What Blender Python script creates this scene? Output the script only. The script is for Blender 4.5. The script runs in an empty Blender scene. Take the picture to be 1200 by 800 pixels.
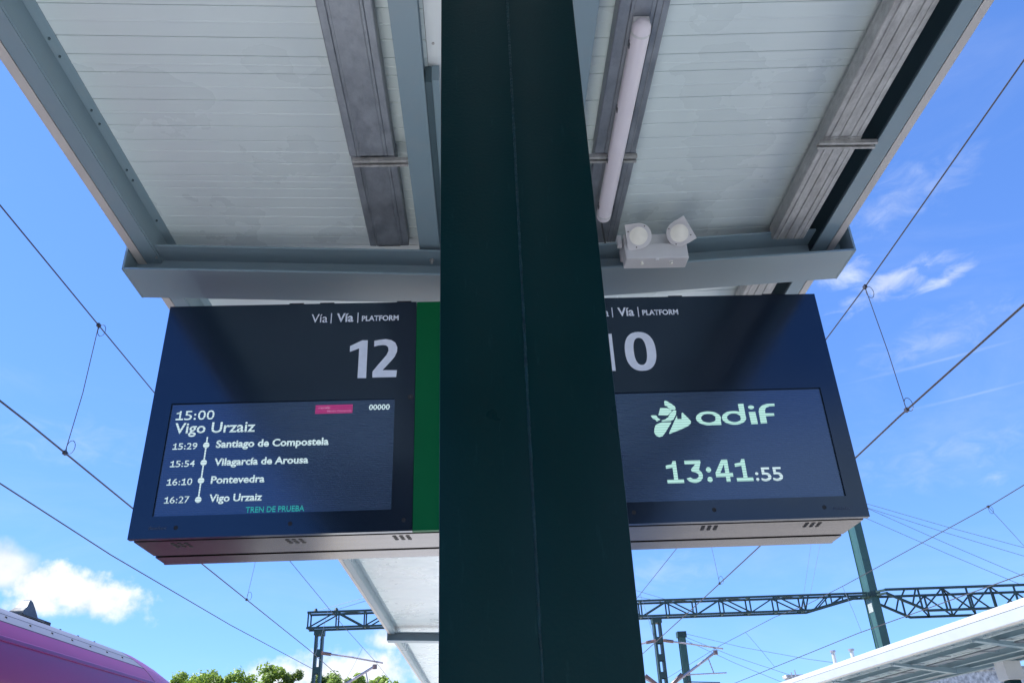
import bpy, bmesh, math, random
from mathutils import Vector, Matrix
R = math.radians
rnd = random.Random(7)
scene = bpy.context.scene
COL = scene.collection

# ------------------------------------------------------------------ camera
CAMH = 1.6
pitch, roll, yaw = 0.49381348, -0.04339898, 0.04499708
fwd = Vector((math.sin(yaw)*math.cos(pitch), math.cos(yaw)*math.cos(pitch), math.sin(pitch)))
r0 = Vector((math.cos(yaw), -math.sin(yaw), 0)); u0 = r0.cross(fwd)
rt = math.cos(roll)*r0 + math.sin(roll)*u0
up = -math.sin(roll)*r0 + math.cos(roll)*u0
cam = bpy.data.cameras.new('camera'); camo = bpy.data.objects.new('camera', cam); COL.objects.link(camo)
camo.matrix_world = Matrix(((rt.x, up.x, -fwd.x, 0), (rt.y, up.y, -fwd.y, 0), (rt.z, up.z, -fwd.z, CAMH), (0, 0, 0, 1)))
cam.sensor_width = 36; cam.lens = 959.2/1200*36; cam.clip_start = .05; cam.clip_end = 3000
scene.camera = camo

# ------------------------------------------------------------------ light
SUN_EL, SUN_AZ = 57.0, -82.0          # azimuth from +Y, clockwise: the sun stands to the left
EXPOSURE = 1.2
SKY = .086
scene.view_settings.view_transform = 'Standard'; scene.view_settings.look = 'None'
scene.view_settings.exposure = EXPOSURE; scene.view_settings.gamma = 1
sun = bpy.data.lights.new('sun', 'SUN'); suno = bpy.data.objects.new('sun', sun); COL.objects.link(suno)
sun.energy = 4.8; sun.angle = R(.53); sun.color = (1, .965, .91)
sdir = Vector((math.sin(R(SUN_AZ))*math.cos(R(SUN_EL)), math.cos(R(SUN_AZ))*math.cos(R(SUN_EL)), math.sin(R(SUN_EL))))
suno.rotation_euler = sdir.to_track_quat('Z', 'Y').to_euler()

world = bpy.data.worlds.new('World'); scene.world = world; world.use_nodes = True
wn, wl = world.node_tree.nodes, world.node_tree.links
wn.clear()
def W(t, **k):
    n = wn.new(t)
    for a, b in k.items(): setattr(n, a, b)
    return n
def wm(op, a, b=None, c=None, clamp=False):
    n = wn.new('ShaderNodeMath'); n.operation = op; n.use_clamp = clamp
    for i, v in enumerate((a, b, c)):
        if v is None: continue
        if isinstance(v, (int, float)): n.inputs[i].default_value = v
        else: wl.new(v, n.inputs[i])
    return n.outputs[0]
tc = W('ShaderNodeTexCoord'); sep = W('ShaderNodeSeparateXYZ'); wl.new(tc.outputs['Generated'], sep.inputs[0])
dx, dy, dz = sep.outputs
az = wm('MULTIPLY', wm('ARCTAN2', dx, dy), 57.2958)
el = wm('MULTIPLY', wm('ARCSINE', dz), 57.2958)
def noise(scale, detail=6, rough=.55, stretch=(1, 1, 1), dist=0.0):
    mp = W('ShaderNodeMapping'); mp.inputs['Scale'].default_value = stretch; wl.new(tc.outputs['Generated'], mp.inputs[0])
    n = W('ShaderNodeTexNoise'); n.inputs['Scale'].default_value = scale; n.inputs['Detail'].default_value = detail
    n.inputs['Roughness'].default_value = rough; n.inputs['Distortion'].default_value = dist
    wl.new(mp.outputs[0], n.inputs['Vector']); return n.outputs['Fac']
def sstep(v, a, b):
    n = W('ShaderNodeMapRange'); n.interpolation_type = 'SMOOTHSTEP'
    n.inputs['From Min'].default_value = a; n.inputs['From Max'].default_value = b
    wl.new(v, n.inputs['Value']); return n.outputs[0]
nb = noise(14, 8, .55); nf = noise(30, 9, .6); nw = noise(26, 8, .62, (1, 1, 2.2), .6)
def blob(a0, e0, ra, re, tilt=0, ns=nb, amp=1.3, lo=.15, hi=.75):
    c, s = math.cos(R(tilt)), math.sin(R(tilt))
    da = wm('SUBTRACT', az, a0); de = wm('SUBTRACT', el, e0)
    u = wm('DIVIDE', wm('ADD', wm('MULTIPLY', da, c), wm('MULTIPLY', de, s)), ra)
    v = wm('DIVIDE', wm('SUBTRACT', wm('MULTIPLY', de, c), wm('MULTIPLY', da, s)), re)
    d = wm('SQRT', wm('ADD', wm('MULTIPLY', u, u), wm('MULTIPLY', v, v)))
    f = wm('ADD', wm('SUBTRACT', 1.0, d), wm('MULTIPLY', wm('SUBTRACT', ns, .5), amp))
    return sstep(f, lo, hi)
sky = W('ShaderNodeTexSky'); sky.sky_type = 'NISHITA'; sky.sun_disc = False
sky.sun_elevation = R(SUN_EL); sky.sun_rotation = R(SUN_AZ)
sky.altitude = 0; sky.air_density = 1.0; sky.dust_density = .15; sky.ozone_density = 3.5
# a pale cirrus veil thickest low down, then the clouds the photograph shows
veil = wm('MULTIPLY', sstep(wm('ADD', noise(3.2, 7, .6, (1, 1, 3), .8), wm('MULTIPLY', el, -.004)), .38, .78), .12)
puffs = [blob(-26.6, 11.3, 6.6, 1.55, -8, nf, 2.0, .05, .7), blob(-31.0, 12.0, 5.0, 1.7, 0, nb, 1.5, .05, .7), blob(-24.2, 10.4, 3.4, 1.1, 0, nf, 1.9, .05, .8), blob(-27.5, 10.2, 3.4, 1.0, 0, nf, 2.2, .2, 1.1),
         blob(-9.5, 6.6, 8.5, 1.6, 2, nf, 1.8, .1, .8), blob(-6.4, 8.6, 1.9, .9, 0, nf, 1.8, .1, 1.0),
         blob(-24, 3.4, 12, 1.8, 0, nf, 1.8, .1, .8), blob(8.3, 5.8, 2.2, 1.4, 0, nf, 1.6, .1, .9),
         blob(60, 14, 14, 5, 5, nb, 1.6, .1, .7), blob(-75, 20, 16, 6, 5, nb, 1.6, .1, .7), blob(150, 16, 30, 6, 5, nb, 1.6, .1, .7)]
wisps = [blob(30.8, 28.0, 4.2, 1.0, 12, nw, 2.6, -.1, 1.4), blob(34.6, 27.3, 2.2, .6, 14, nw, 2.6, -.1, 1.4),
         blob(28.2, 29.2, 2.6, 1.2, 10, nw, 2.6, -.1, 1.4), blob(33.5, 15.1, 1.6, 1.0, 10, nw, 2.2, .3, 2.6),
         blob(31, 39, 5, 1.5, 20, nw, 2.4, 0, 2.2), blob(34, 33, 9, 3, 14, nw, 2.2, .2, 2.6), blob(33, 24, 9, 2.5, 8, nw, 2.2, .2, 2.6), blob(31, 17, 10, 3, 4, nw, 2.0, .2, 2.8), blob(-27, 20, 9, 3, 4, nw, 2.0, .3, 3.0), blob(12, 12, 8, 2, 4, nw, 2.0, .2, 2.8),
         blob(-6.4, 11.5, 1.6, 1.2, 0, nw, 2.2, 0, 1.2), blob(-9.0, 20, 12, 2, 8, nw, 2.2, 0, 2.2)]
trails = [blob(33, 22.6, 9, .22, 1.0, nw, .7, 0, 1.9), blob(34, 20.1, 7, .2, 1.0, nw, .7, 0, 1.9)]
def mx(l):
    o = l[0]
    for x in l[1:]: o = wm('MAXIMUM', o, x)
    return o
cl = mx([mx(puffs), wm('MULTIPLY', mx(wisps), .62), wm('MULTIPLY', mx(trails), .34), veil])
shade = wm('ADD', .60, wm('MULTIPLY', noise(30, 8, .6), .62))
ccol = W('ShaderNodeMix'); ccol.data_type = 'RGBA'; ccol.inputs['B'].default_value = (5.6, 5.9, 6.4, 1); ccol.inputs['A'].default_value = (0, 0, 0, 1)
wl.new(shade, ccol.inputs['Factor'])
mixc = W('ShaderNodeMix'); mixc.data_type = 'RGBA'
tint = W('ShaderNodeMix'); tint.data_type = 'RGBA'; tint.blend_type = 'MULTIPLY'; tint.inputs['Factor'].default_value = 1
tint.inputs['B'].default_value = (.74, .90, 1.30, 1)
wl.new(sky.outputs[0], tint.inputs['A'])
gam = W('ShaderNodeGamma'); gam.inputs['Gamma'].default_value = .72; wl.new(tint.outputs['Result'], gam.inputs['Color'])
grade = W('ShaderNodeMix'); grade.data_type = 'RGBA'; grade.blend_type = 'MULTIPLY'; grade.inputs['Factor'].default_value = 1
grade.inputs['B'].default_value = (.96, 1.31, 1.72, 1); wl.new(gam.outputs[0], grade.inputs['A'])
wl.new(cl, mixc.inputs['Factor']); wl.new(grade.outputs['Result'], mixc.inputs['A']); wl.new(ccol.outputs['Result'], mixc.inputs['B'])
bg = W('ShaderNodeBackground'); bg.inputs['Strength'].default_value = SKY
wl.new(mixc.outputs['Result'], bg.inputs['Color'])
wo = W('ShaderNodeOutputWorld'); wl.new(bg.outputs[0], wo.inputs[0])

# ------------------------------------------------------------------ materials
def mat(name, col, rough=.5, metal=0.0, var=.12, scale=6.0, bump=0.0, bscale=40.0, stretch=(1, 1, 1), coat=0.0, emit=0.0, spec=.5, rvar=.0, col2=None, detail=5, ior=1.5, coatior=1.5, coatrough=.05, tint=None, dirt=None):
    m = bpy.data.materials.new(name); m.use_nodes = True
    n, l = m.node_tree.nodes, m.node_tree.links
    b = n['Principled BSDF']
    c = n.new('ShaderNodeTexCoord'); mp = n.new('ShaderNodeMapping'); mp.inputs['Scale'].default_value = stretch
    l.new(c.outputs['Object'], mp.inputs[0])
    t = n.new('ShaderNodeTexNoise'); t.inputs['Scale'].default_value = scale; t.inputs['Detail'].default_value = detail
    l.new(mp.outputs[0], t.inputs['Vector'])
    rp = n.new('ShaderNodeValToRGB'); rp.color_ramp.elements[0].position = .3; rp.color_ramp.elements[1].position = .72
    d = [max(0, x*(1-var)) for x in col]; e = [min(1, x*(1+var)) for x in (col2 or col)]
    rp.color_ramp.elements[0].color = (*d, 1); rp.color_ramp.elements[1].color = (*e, 1)
    l.new(t.outputs['Fac'], rp.inputs[0]); l.new(rp.outputs[0], b.inputs['Base Color'])
    b.inputs['Roughness'].default_value = rough; b.inputs['Metallic'].default_value = metal
    b.inputs['Specular IOR Level'].default_value = spec; b.inputs['IOR'].default_value = ior
    if rvar:
        mr = n.new('ShaderNodeMapRange'); mr.inputs['To Min'].default_value = max(.02, rough-rvar); mr.inputs['To Max'].default_value = rough+rvar
        mr.inputs['From Min'].default_value = .3; mr.inputs['From Max'].default_value = .7
        l.new(t.outputs['Fac'], mr.inputs[0]); l.new(mr.outputs[0], b.inputs['Roughness'])
    if coat:
        b.inputs['Coat Weight'].default_value = coat; b.inputs['Coat IOR'].default_value = coatior; b.inputs['Coat Roughness'].default_value = coatrough
    if bump:
        t2 = n.new('ShaderNodeTexNoise'); t2.inputs['Scale'].default_value = bscale; t2.inputs['Detail'].default_value = 4
        l.new(mp.outputs[0], t2.inputs['Vector'])
        bp = n.new('ShaderNodeBump'); bp.inputs['Strength'].default_value = bump; bp.inputs['Distance'].default_value = .01
        l.new(t2.outputs['Fac'], bp.inputs['Height']); l.new(bp.outputs[0], b.inputs['Normal'])
    if tint: b.inputs['Specular Tint'].default_value = (*tint, 1)
    if dirt:
        dc, ds, dlo, dhi, dst, dstr = dirt
        m2 = n.new('ShaderNodeMapping'); m2.inputs['Scale'].default_value = dstr; l.new(c.outputs['Object'], m2.inputs[0])
        t3 = n.new('ShaderNodeTexNoise'); t3.inputs['Scale'].default_value = ds; t3.inputs['Detail'].default_value = 10; t3.inputs['Roughness'].default_value = .68
        l.new(m2.outputs[0], t3.inputs['Vector'])
        r3 = n.new('ShaderNodeMapRange'); r3.inputs['From Min'].default_value = dlo; r3.inputs['From Max'].default_value = dhi; r3.inputs['To Max'].default_value = dst
        l.new(t3.outputs['Fac'], r3.inputs[0])
        m3 = n.new('ShaderNodeMix'); m3.data_type = 'RGBA'; m3.inputs['B'].default_value = (*dc, 1)
        l.new(r3.outputs[0], m3.inputs['Factor']); l.new(rp.outputs[0], m3.inputs['A']); l.new(m3.outputs['Result'], b.inputs['Base Color'])
    return m
M = {}
M['soffit'] = mat('soffit_white_paint', (.63, .73, .735), .30, var=.02, scale=2.2, bump=.09, bscale=4, spec=.6, rvar=.08, dirt=((.42, .44, .42), 2.6, .2, 1.1, .08, (1, .35, 1)))
M['gutter'] = mat('gutter_white_paint', (.68, .73, .74), .4, var=.04, scale=3, bump=.03, bscale=9)
M['steel'] = mat('blue_grey_steel_paint', (.20, .287, .335), .33, var=.04, scale=2.5, bump=.05, bscale=30, rvar=.08, stretch=(.4, .4, 1), dirt=((.30, .30, .28), 9, .5, .9, .3, (1, 1, 1)))
M['steel_dark'] = mat('dark_blue_grey_paint', (.05, .09, .11), .5, var=.1)
M['web_shade'] = mat('dark_teal_painted_shade', (.012, .032, .042), .5, var=.1)  # shade on the right purlin web, put into its colour
M['flash'] = mat('beige_flashing_paint', (.50, .49, .47), .45, var=.06, scale=4)
M['fascia'] = mat('white_fascia_sheet', (.38, .41, .43), .35, var=.04, scale=2)
M['green'] = mat('dark_green_gloss_paint', (.0010, .0185, .0185), .30, var=.22, scale=2, bump=.07, bscale=170, spec=.14, rvar=.08, dirt=((.018, .06, .06), 26, .60, .80, .5, (3, 3, .5)))
M['greenweld'] = mat('dark_green_weld_paint', (.0016, .022, .024), .32, var=.4, scale=60, bump=.35, bscale=160, spec=.3)
M['galv'] = mat('galvanised_steel', (.27, .30, .335), .45, .6, var=.16, scale=11, stretch=(1.6, .8, 1), bump=.12, bscale=60, rvar=.12, detail=9, dirt=((.14, .16, .18), 30, .45, .75, .4, (1, .7, 1)))
M['galv2'] = mat('galvanised_weathered_steel', (.45, .46, .45), .5, .5, var=.24, scale=12, stretch=(2.5, .5, 1), bump=.15, bscale=70, rvar=.12, detail=10, dirt=((.20, .20, .19), 38, .42, .70, .45, (1, .6, 1)))
M['zinc'] = mat('zinc_bolt', (.5, .5, .5), .35, .8, var=.15, scale=50)
M['sign'] = mat('navy_sign_enamel', (.0030, .0055, .012), .15, var=.10, scale=3, spec=.5, ior=1.74, tint=(.50, .70, .95), rvar=.03)
M['signgreen'] = mat('green_sign_enamel', (.001, .10, .032), .45, var=.05, scale=3, spec=.12)
M['signedge'] = mat('brushed_sign_base', (.105, .095, .095), .22, .9, var=.12, scale=5, stretch=(.3, 4, 4), bump=.05, bscale=20, detail=8)
M['black'] = mat('black_gap', (.004, .004, .005), .6, var=.1)
M['white_print'] = mat('pale_grey_print', (.70, .74, .80), .5, var=.05, scale=30)
M['faint'] = mat('faint_grey_print', (.04, .055, .085), .5, var=.05)
M['lamp'] = mat('opal_polycarbonate', (.70, .67, .72), .3, var=.03, scale=5)
M['lampgrey'] = mat('light_grey_plastic', (.56, .57, .58), .42, var=.04, scale=12, bump=.03, bscale=60)
M['lens'] = mat('cream_lens', (.76, .76, .68), .22, var=.05, scale=25)
M['train'] = mat('magenta_train_paint', (.21, .003, .088), .35, var=.07, scale=1.4, coat=.18, coatrough=.1, spec=.2)
M['trainroof'] = mat('pale_lilac_roof_paint', (.16, .165, .20), .45, var=.06, scale=3)
M['rubber'] = mat('dark_rubber', (.02, .02, .022), .6, var=.2)
M['antenna'] = mat('grey_antenna_plastic', (.07, .08, .085), .45, var=.15, scale=15)
M['glass'] = mat('train_dark_glass', (.01, .012, .016), .06, var=.1)
M['wire'] = mat('overhead_wire_copper', (.045, .04, .045), .5, .3, var=.2)
M['wire2'] = mat('thin_grey_wire', (.16, .19, .23), .5, .2, var=.15)
M['gantry'] = mat('gantry_green_paint', (.012, .040, .038), .5, var=.2, scale=3)
M['mastgreen'] = mat('mast_green_paint', (.028, .082, .072), .4, var=.12, scale=2)
M['arm'] = mat('pinkish_arm_tube', (.36, .33, .36), .4, .4, var=.15, scale=8)
M['insul'] = mat('brown_insulator', (.16, .10, .09), .25, var=.2)
M['plate'] = mat('pale_number_plate', (.30, .34, .33), .6, var=.2, scale=8)
M['bark'] = mat('tree_bark', (.09, .07, .05), .85, var=.3, scale=8, bump=.4, bscale=20)
M['concrete'] = mat('concrete', (.42, .40, .37), .8, var=.14, scale=2.5, bump=.2, bscale=30)
M['paving'] = mat('pale_platform_paving', (.56, .56, .55), .72, var=.12, scale=1.5, bump=.15, bscale=25)
M['ballast'] = mat('track_ballast', (.30, .29, .27), .9, var=.5, scale=16, bump=1, bscale=18)
M['earth'] = mat('dry_earth', (.20, .19, .13), .95, var=.3, scale=.6)
M['rail'] = mat('rail_steel', (.25, .22, .2), .35, .8, var=.2)
M['stone'] = mat('rough_pale_stone', (.55, .53, .52), .85, var=.55, scale=3.5, bump=1, bscale=5)
M['yellow'] = mat('yellow_edge_paint', (.65, .5, .08), .6, var=.1)

def led(name, col, s):
    m = mat(name, col, .5, var=.02)
    n, l = m.node_tree.nodes, m.node_tree.links; b = n['Principled BSDF']
    c = n.new('ShaderNodeTexCoord'); w = n.new('ShaderNodeTexWave'); w.wave_type = 'BANDS'; w.bands_direction = 'Z'
    w.inputs['Scale'].default_value = 26; w.inputs['Distortion'].default_value = .8; w.inputs['Detail Scale'].default_value = 3
    l.new(c.outputs['Object'], w.inputs['Vector'])
    mr = n.new('ShaderNodeMapRange'); mr.inputs['To Min'].default_value = s*.62; mr.inputs['To Max'].default_value = s*1.1
    l.new(w.outputs['Fac'], mr.inputs[0]); l.new(mr.outputs[0], b.inputs['Emission Strength'])
    b.inputs['Emission Color'].default_value = (*col, 1); b.inputs['Base Color'].default_value = (.02, .02, .02, 1)
    for k in list(b.inputs['Base Color'].links): l.remove(k)
    return m
M['led'] = led('white_led_pixels', (.66, .86, .92), .42)
M['ledw'] = led('mint_led_pixels', (.50, .86, .80), .42)
M['ledteal'] = led('teal_led_pixels', (.02, .55, .52), .30)
M['ledpink'] = led('magenta_led_pixels', (.62, .035, .28), .25)
M['ledpinktext'] = led('pale_pink_led_pixels', (.85, .35, .62), .30)
def screenmat():
    m = mat('led_screen_face', (.024, .03, .056), .5, var=.05, spec=.5, ior=2.0, tint=(.40, .60, .98))
    m.node_tree.nodes['Principled BSDF'].inputs['Roughness'].default_value = .17
    n, l = m.node_tree.nodes, m.node_tree.links; b = n['Principled BSDF']
    c = n.new('ShaderNodeTexCoord'); w = n.new('ShaderNodeTexWave'); w.wave_type = 'BANDS'; w.bands_direction = 'Z'
    w.inputs['Scale'].default_value = 34; w.inputs['Distortion'].default_value = 1.6; w.inputs['Detail'].default_value = 1; w.inputs['Detail Scale'].default_value = .6
    l.new(c.outputs['Object'], w.inputs['Vector'])
    r = n.new('ShaderNodeValToRGB'); r.color_ramp.elements[0].color = (.010, .016, .032, 1); r.color_ramp.elements[1].color = (.022, .032, .060, 1)
    l.new(w.outputs['Fac'], r.inputs[0]); l.new(r.outputs[0], b.inputs['Base Color'])
    b.inputs['Emission Color'].default_value = (.08, .15, .26, 1); b.inputs['Emission Strength'].default_value = .04
    return m
M['screen'] = screenmat()
def leafmat(name, a, c2):
    m = mat(name, a, .5, var=.25, scale=.7, col2=c2)
    b = m.node_tree.nodes['Principled BSDF']; b.inputs['Subsurface Weight'].default_value = 0
    n, l = m.node_tree.nodes, m.node_tree.links
    tr = n.new('ShaderNodeBsdfTranslucent'); mx_ = n.new('ShaderNodeMixShader'); mx_.inputs[0].default_value = .35
    tr.inputs[0].default_value = (c2[0]*1.5, c2[1]*1.5, c2[2]*.9, 1)
    o = [x for x in n if x.type == 'OUTPUT_MATERIAL'][0]
    l.new(b.outputs[0], mx_.inputs[1]); l.new(tr.outputs[0], mx_.inputs[2]); l.new(mx_.outputs[0], o.inputs[0])
    return m
M['leaf'] = leafmat('bright_green_leaves', (.11, .185, .03), (.24, .34, .065))
M['leaf2'] = leafmat('deep_green_leaves', (.07, .12, .025), (.13, .19, .045))

# ------------------------------------------------------------------ mesh helpers
class MB:
    def __init__(s): s.v = []; s.f = []
    def quadbox(s, P):                       # 8 points, bottom ring then top ring
        k = len(s.v); s.v += [tuple(p) for p in P]
        for f in ((3, 2, 1, 0), (4, 5, 6, 7), (0, 1, 5, 4), (1, 2, 6, 5), (2, 3, 7, 6), (3, 0, 4, 7)): s.f.append(tuple(k+i for i in f))
        return s
    def box(s, x0, x1, y0, y1, z0, z1):
        return s.quadbox([(x0, y0, z0), (x1, y0, z0), (x1, y1, z0), (x0, y1, z0), (x0, y0, z1), (x1, y0, z1), (x1, y1, z1), (x0, y1, z1)])
    def bar(s, a, b, w, h=None, upv=(0, 0, 1)):
        h = h or w; a, b = Vector(a), Vector(b); d = (b-a).normalized(); u = Vector(upv)
        if abs(d.dot(u)) > .98: u = Vector((0, 1, 0))
        x = d.cross(u).normalized(); y = x.cross(d).normalized(); x *= w/2; y *= h/2
        return s.quadbox([a-x-y, a+x-y, a+x+y, a-x+y, b-x-y, b+x-y, b+x+y, b-x+y])
    def prism(s, pts, y0, y1, ax='Y'):       # closed profile in (x,z) extruded along Y (or (y,z) along X)
        k = len(s.v); n = len(pts)
        for y in (y0, y1):
            for a, b in pts: s.v.append((a, y, b) if ax == 'Y' else ((y, a, b) if ax == 'X' else (a, b, y)))
        for i in range(n): j = (i+1) % n; s.f.append((k+i, k+j, k+n+j, k+n+i))
        s.f.append(tuple(k+i for i in range(n))[::-1]); s.f.append(tuple(k+n+i for i in range(n)))
        return s
    def tube(s, pts, r, n=6, closed=False):
        pts = [Vector(p) for p in pts]; k = len(s.v); m = len(pts)
        for i, p in enumerate(pts):
            d = (pts[min(i+1, m-1)]-pts[max(i-1, 0)]).normalized() if not closed else (pts[(i+1) % m]-pts[i-1]).normalized()
            u = Vector((0, 0, 1)) if abs(d.z) < .95 else Vector((0, 1, 0))
            a = d.cross(u).normalized(); b = a.cross(d).normalized()
            rr = r[i] if isinstance(r, (list, tuple)) else r
            for q in range(n): t = 2*math.pi*q/n; s.v.append(tuple(p+a*math.cos(t)*rr+b*math.sin(t)*rr))
        for i in range(m if closed else m-1):
            for q in range(n):
                a0 = k+i*n; b0 = k+((i+1) % m)*n
                s.f.append((a0+q, a0+(q+1) % n, b0+(q+1) % n, b0+q))
        if not closed:
            s.f.append(tuple(k+q for q in range(n))[::-1]); s.f.append(tuple(k+(m-1)*n+q for q in range(n)))
        return s
    def disc(s, c, nrm, r, h, n=16, r2=None):
        c = Vector(c); d = Vector(nrm).normalized(); return s.tube([c, c+d*h], [r, r2 or r], n)
    def mesh(s, name, m, smooth=False, bevel=0):
        me = bpy.data.meshes.new(name); me.from_pydata(s.v, [], s.f)
        bm = bmesh.new(); bm.from_mesh(me); bmesh.ops.recalc_face_normals(bm, faces=bm.faces)
        if bevel: bmesh.ops.bevel(bm, geom=[e for e in bm.edges if e.calc_face_angle(0) > .5], offset=bevel, segments=2, affect='EDGES', profile=.6)
        bm.to_mesh(me); bm.free()
        me.materials.append(m)
        if smooth: me.polygons.foreach_set('use_smooth', [True]*len(me.polygons))
        return me
    def build(s, name, m, parent=None, smooth=False, bevel=0, **kw):
        return link(name, s.mesh(name, m, smooth, bevel), parent, **kw)
def link(name, me, parent=None, **kw):
    o = bpy.data.objects.new(name, me); COL.objects.link(o); o.parent = parent
    for k, v in kw.items(): o[k] = v
    return o
def thing(name, label, cat, group=None, loc=(0, 0, 0)):
    o = bpy.data.objects.new(name, None); COL.objects.link(o); o.location = loc; o.empty_display_size = .1
    o['label'] = label; o['category'] = cat
    if group: o['group'] = group
    return o
def autosmooth(o, ang=35):
    me = o.data; me.polygons.foreach_set('use_smooth', [True]*len(me.polygons))
    me.set_sharp_from_angle(angle=R(ang)); return o

# ------------------------------------------------------------------ setting: ground, platforms, tracks
def struct(name, mb, m): return mb.build(name, m, None, kind='structure')
struct('ground', MB().box(-900, 900, -900, 900, -1.6, -1.1), M['earth'])
struct('track_bed', MB().prism([(-11.2, -1.12), (-10.6, -.92), (-3.31, -.92), (-3.31, -1.12)], -60, 300), M['ballast'])
struct('track_bed', MB().prism([(3.46, -1.12), (3.46, -.92), (9.69, -.92), (9.69, -1.12)], -60, 300), M['ballast'])
struct('platform', MB().box(-3.3, 3.45, -60, 90, -1.1, 0), M['paving'])
struct('platform', MB().box(9.7, 15.2, -60, 90, -1.1, 0), M['paving'])
struct('platform_edge', MB().box(-3.3, -2.7, -60, 90, .002, .006), M['concrete'])
struct('platform_edge', MB().box(2.85, 3.45, -60, 90, .002, .006), M['concrete'])
struct('warning_line', MB().box(-2.62, -2.52, -60, 90, .004, .009), M['yellow'])
struct('warning_line', MB().box(2.67, 2.77, -60, 90, .004, .009), M['yellow'])
for i, xc in enumerate((-5.05, 5.1, 8.0)):
    t = thing('railway_track', ('rails running under the magenta train', 'rails beside the right edge of the platform', 'rails next to the far right platform')[i], 'track', loc=(xc, 0, -.92))
    for s in (-1, 1): MB().prism([(s*.76-.07, .0), (s*.76-.03, .03), (s*.76-.03, .14), (s*.76+.03, .14), (s*.76+.03, .03), (s*.76+.07, 0)], -60, 200).build('rail', M['rail'], t)
    sl = MB()
    for k in range(140): sl.box(-1.25, 1.25, -40+k*.6, -40+k*.6+.25, -.04, .035)
    sl.build('sleepers', M['concrete'], t, kind='stuff')

# ------------------------------------------------------------------ platform canopy overhead
can = thing('platform_canopy', 'white and blue-grey steel platform canopy directly overhead, held over the signs', 'canopy')
CX = .09
def zs(x): return 4.212 + max(0, abs(x-CX)-.28)*.030      # soffit height: rises to both outer edges
def soffit_board(x0, x1, y0, y1, rib=False):
    mb = MB(); c = .003
    for (a, b) in ((x0, x1),):
        za, zb = zs(a), zs(b)
        prof = [(y0+.0012, .012), (y0+.0012, c), (y0+c+.001, 0), (y1-c-.001, 0), (y1-.0012, c), (y1-.0012, .012)]
        if rib:
            ym = (y0+y1)/2; prof = prof[:3]+[(ym-.006, 0), (ym-.003, -.0016), (ym+.003, -.0016), (ym+.006, 0)]+prof[3:]
        k = len(mb.v); n = len(prof)
        for (x, z) in ((a, za), (b, zb)):
            for (y, dz_) in prof: mb.v.append((x, y, z+dz_))
        for i in range(n): j = (i+1) % n; mb.f.append((k+i, k+j, k+n+j, k+n+i))
        mb.f.append(tuple(range(k, k+n))[::-1]); mb.f.append(tuple(range(k+n, k+2*n)))
    return mb
pat = [(.094, False), (.094, True), (.153, True), (.159, True), (.093, False), (.151, True)]
LX = (-1.648, -.188); RX = (.372, 1.835)
def run(y0, y1, x0, x1, single, mk='soffit'):
    y = y0; i = 0; joined = MB()
    while y < y1:
        w, rib = pat[i % 6]; i += 1
        b = soffit_board(x0, x1, y, y+w, rib)
        if single: b.build('soffit_board', M['soffit'], can)
        else:
            k = len(joined.v); joined.v += b.v; joined.f += [tuple(k+q for q in f) for f in b.f]
        y += w
    if not single: joined.build('soffit_boards', M[mk], can, kind='stuff')
    return y
ys = 2.307-.744*1
ye = run(ys, 6.6, *LX, True); run(ye, 26.5, *LX, False)
ye = run(ys, 6.0, *RX, True); run(ye, 8.6, *RX, False)
run(-.2, ys-.02, *LX, False); run(-.2, ys-.02, *RX, False)
run(-40, -.3, *LX, False, 'steel_dark'); run(-40, -.3, *RX, False, 'steel_dark')  # unseen boards behind the camera, made dark to deepen the signs' reflections
END_L, END_R = 27.0, 8.75
# roof deck above, in two halves that end where each side ends
MB().quadbox([(-1.80, -40, 4.30), (-.02, -40, 4.245), (-.02, END_L, 4.245), (-1.80, END_L, 4.30), (-1.80, -40, 4.40), (-.02, -40, 4.35), (-.02, END_L, 4.35), (-1.80, END_L, 4.40)]).build('roof_deck', M['fascia'], can)
MB().quadbox([(.0, -40, 4.245), (1.95, -40, 4.30), (1.95, END_R, 4.30), (0, END_R, 4.245), (0, -40, 4.35), (1.95, -40, 4.40), (1.95, END_R, 4.40), (0, END_R, 4.35)]).build('roof_deck', M['fascia'], can)
MB().box(-.186, .37, -40, END_R, 4.222, 4.236).build('gutter_soffit', M['gutter'], can)
MB().box(-.186, .37, END_R+.004, END_L, 4.222, 4.236).build('gutter_soffit', M['gutter'], can)
for (x, y) in ((-.16, 2.33), (-.16, 1.6), (-.165, 3.2)): MB().disc((x, y, 4.222), (0, 0, -1), .006, .004, 8).build('screw', M['zinc'], can)
# edge purlins (z-section) with flashing outside
def edge(sx, xo, x1, x2, x3, y1, side):
    # xo outer face of flashing, x1 flashing/flange boundary, x2 web, x3 inner lip of top flange
    a = lambda p, q: (min(p, q), max(p, q))
    l0, l1 = a(x1-sx*.003, x2); MB().box(l0, l1, -40, y1, 4.12, 4.126).build('purlin_flange', M['steel'], can)
    l0, l1 = a(x2, x2+sx*.007); MB().box(l0, l1, -40, y1, 4.1262, 4.25).build('purlin_web', M['web_shade' if side else 'steel'], can)
    l0, l1 = a(x2+sx*.0072, x3); MB().box(l0, l1, -40, y1, 4.25, 4.256).build('purlin_flange', M['steel'], can)
    fl = MB().prism([(xo, 4.118), (x1-sx*.006, 4.118), (x1-sx*.006, 4.122), (xo+sx*.004, 4.122), (xo+sx*.004, 4.44), (xo+sx*.10, 4.44), (xo+sx*.10, 4.445), (xo, 4.445)], -40, y1)
    fl.build('edge_flashing', M['flash'], can)
edge(-1*-1, -1.815, -1.766, -1.694, -1.640, END_L, 0)
edge(-1, 1.963, 1.918, 1.842, 1.79, END_R, 1)
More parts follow.
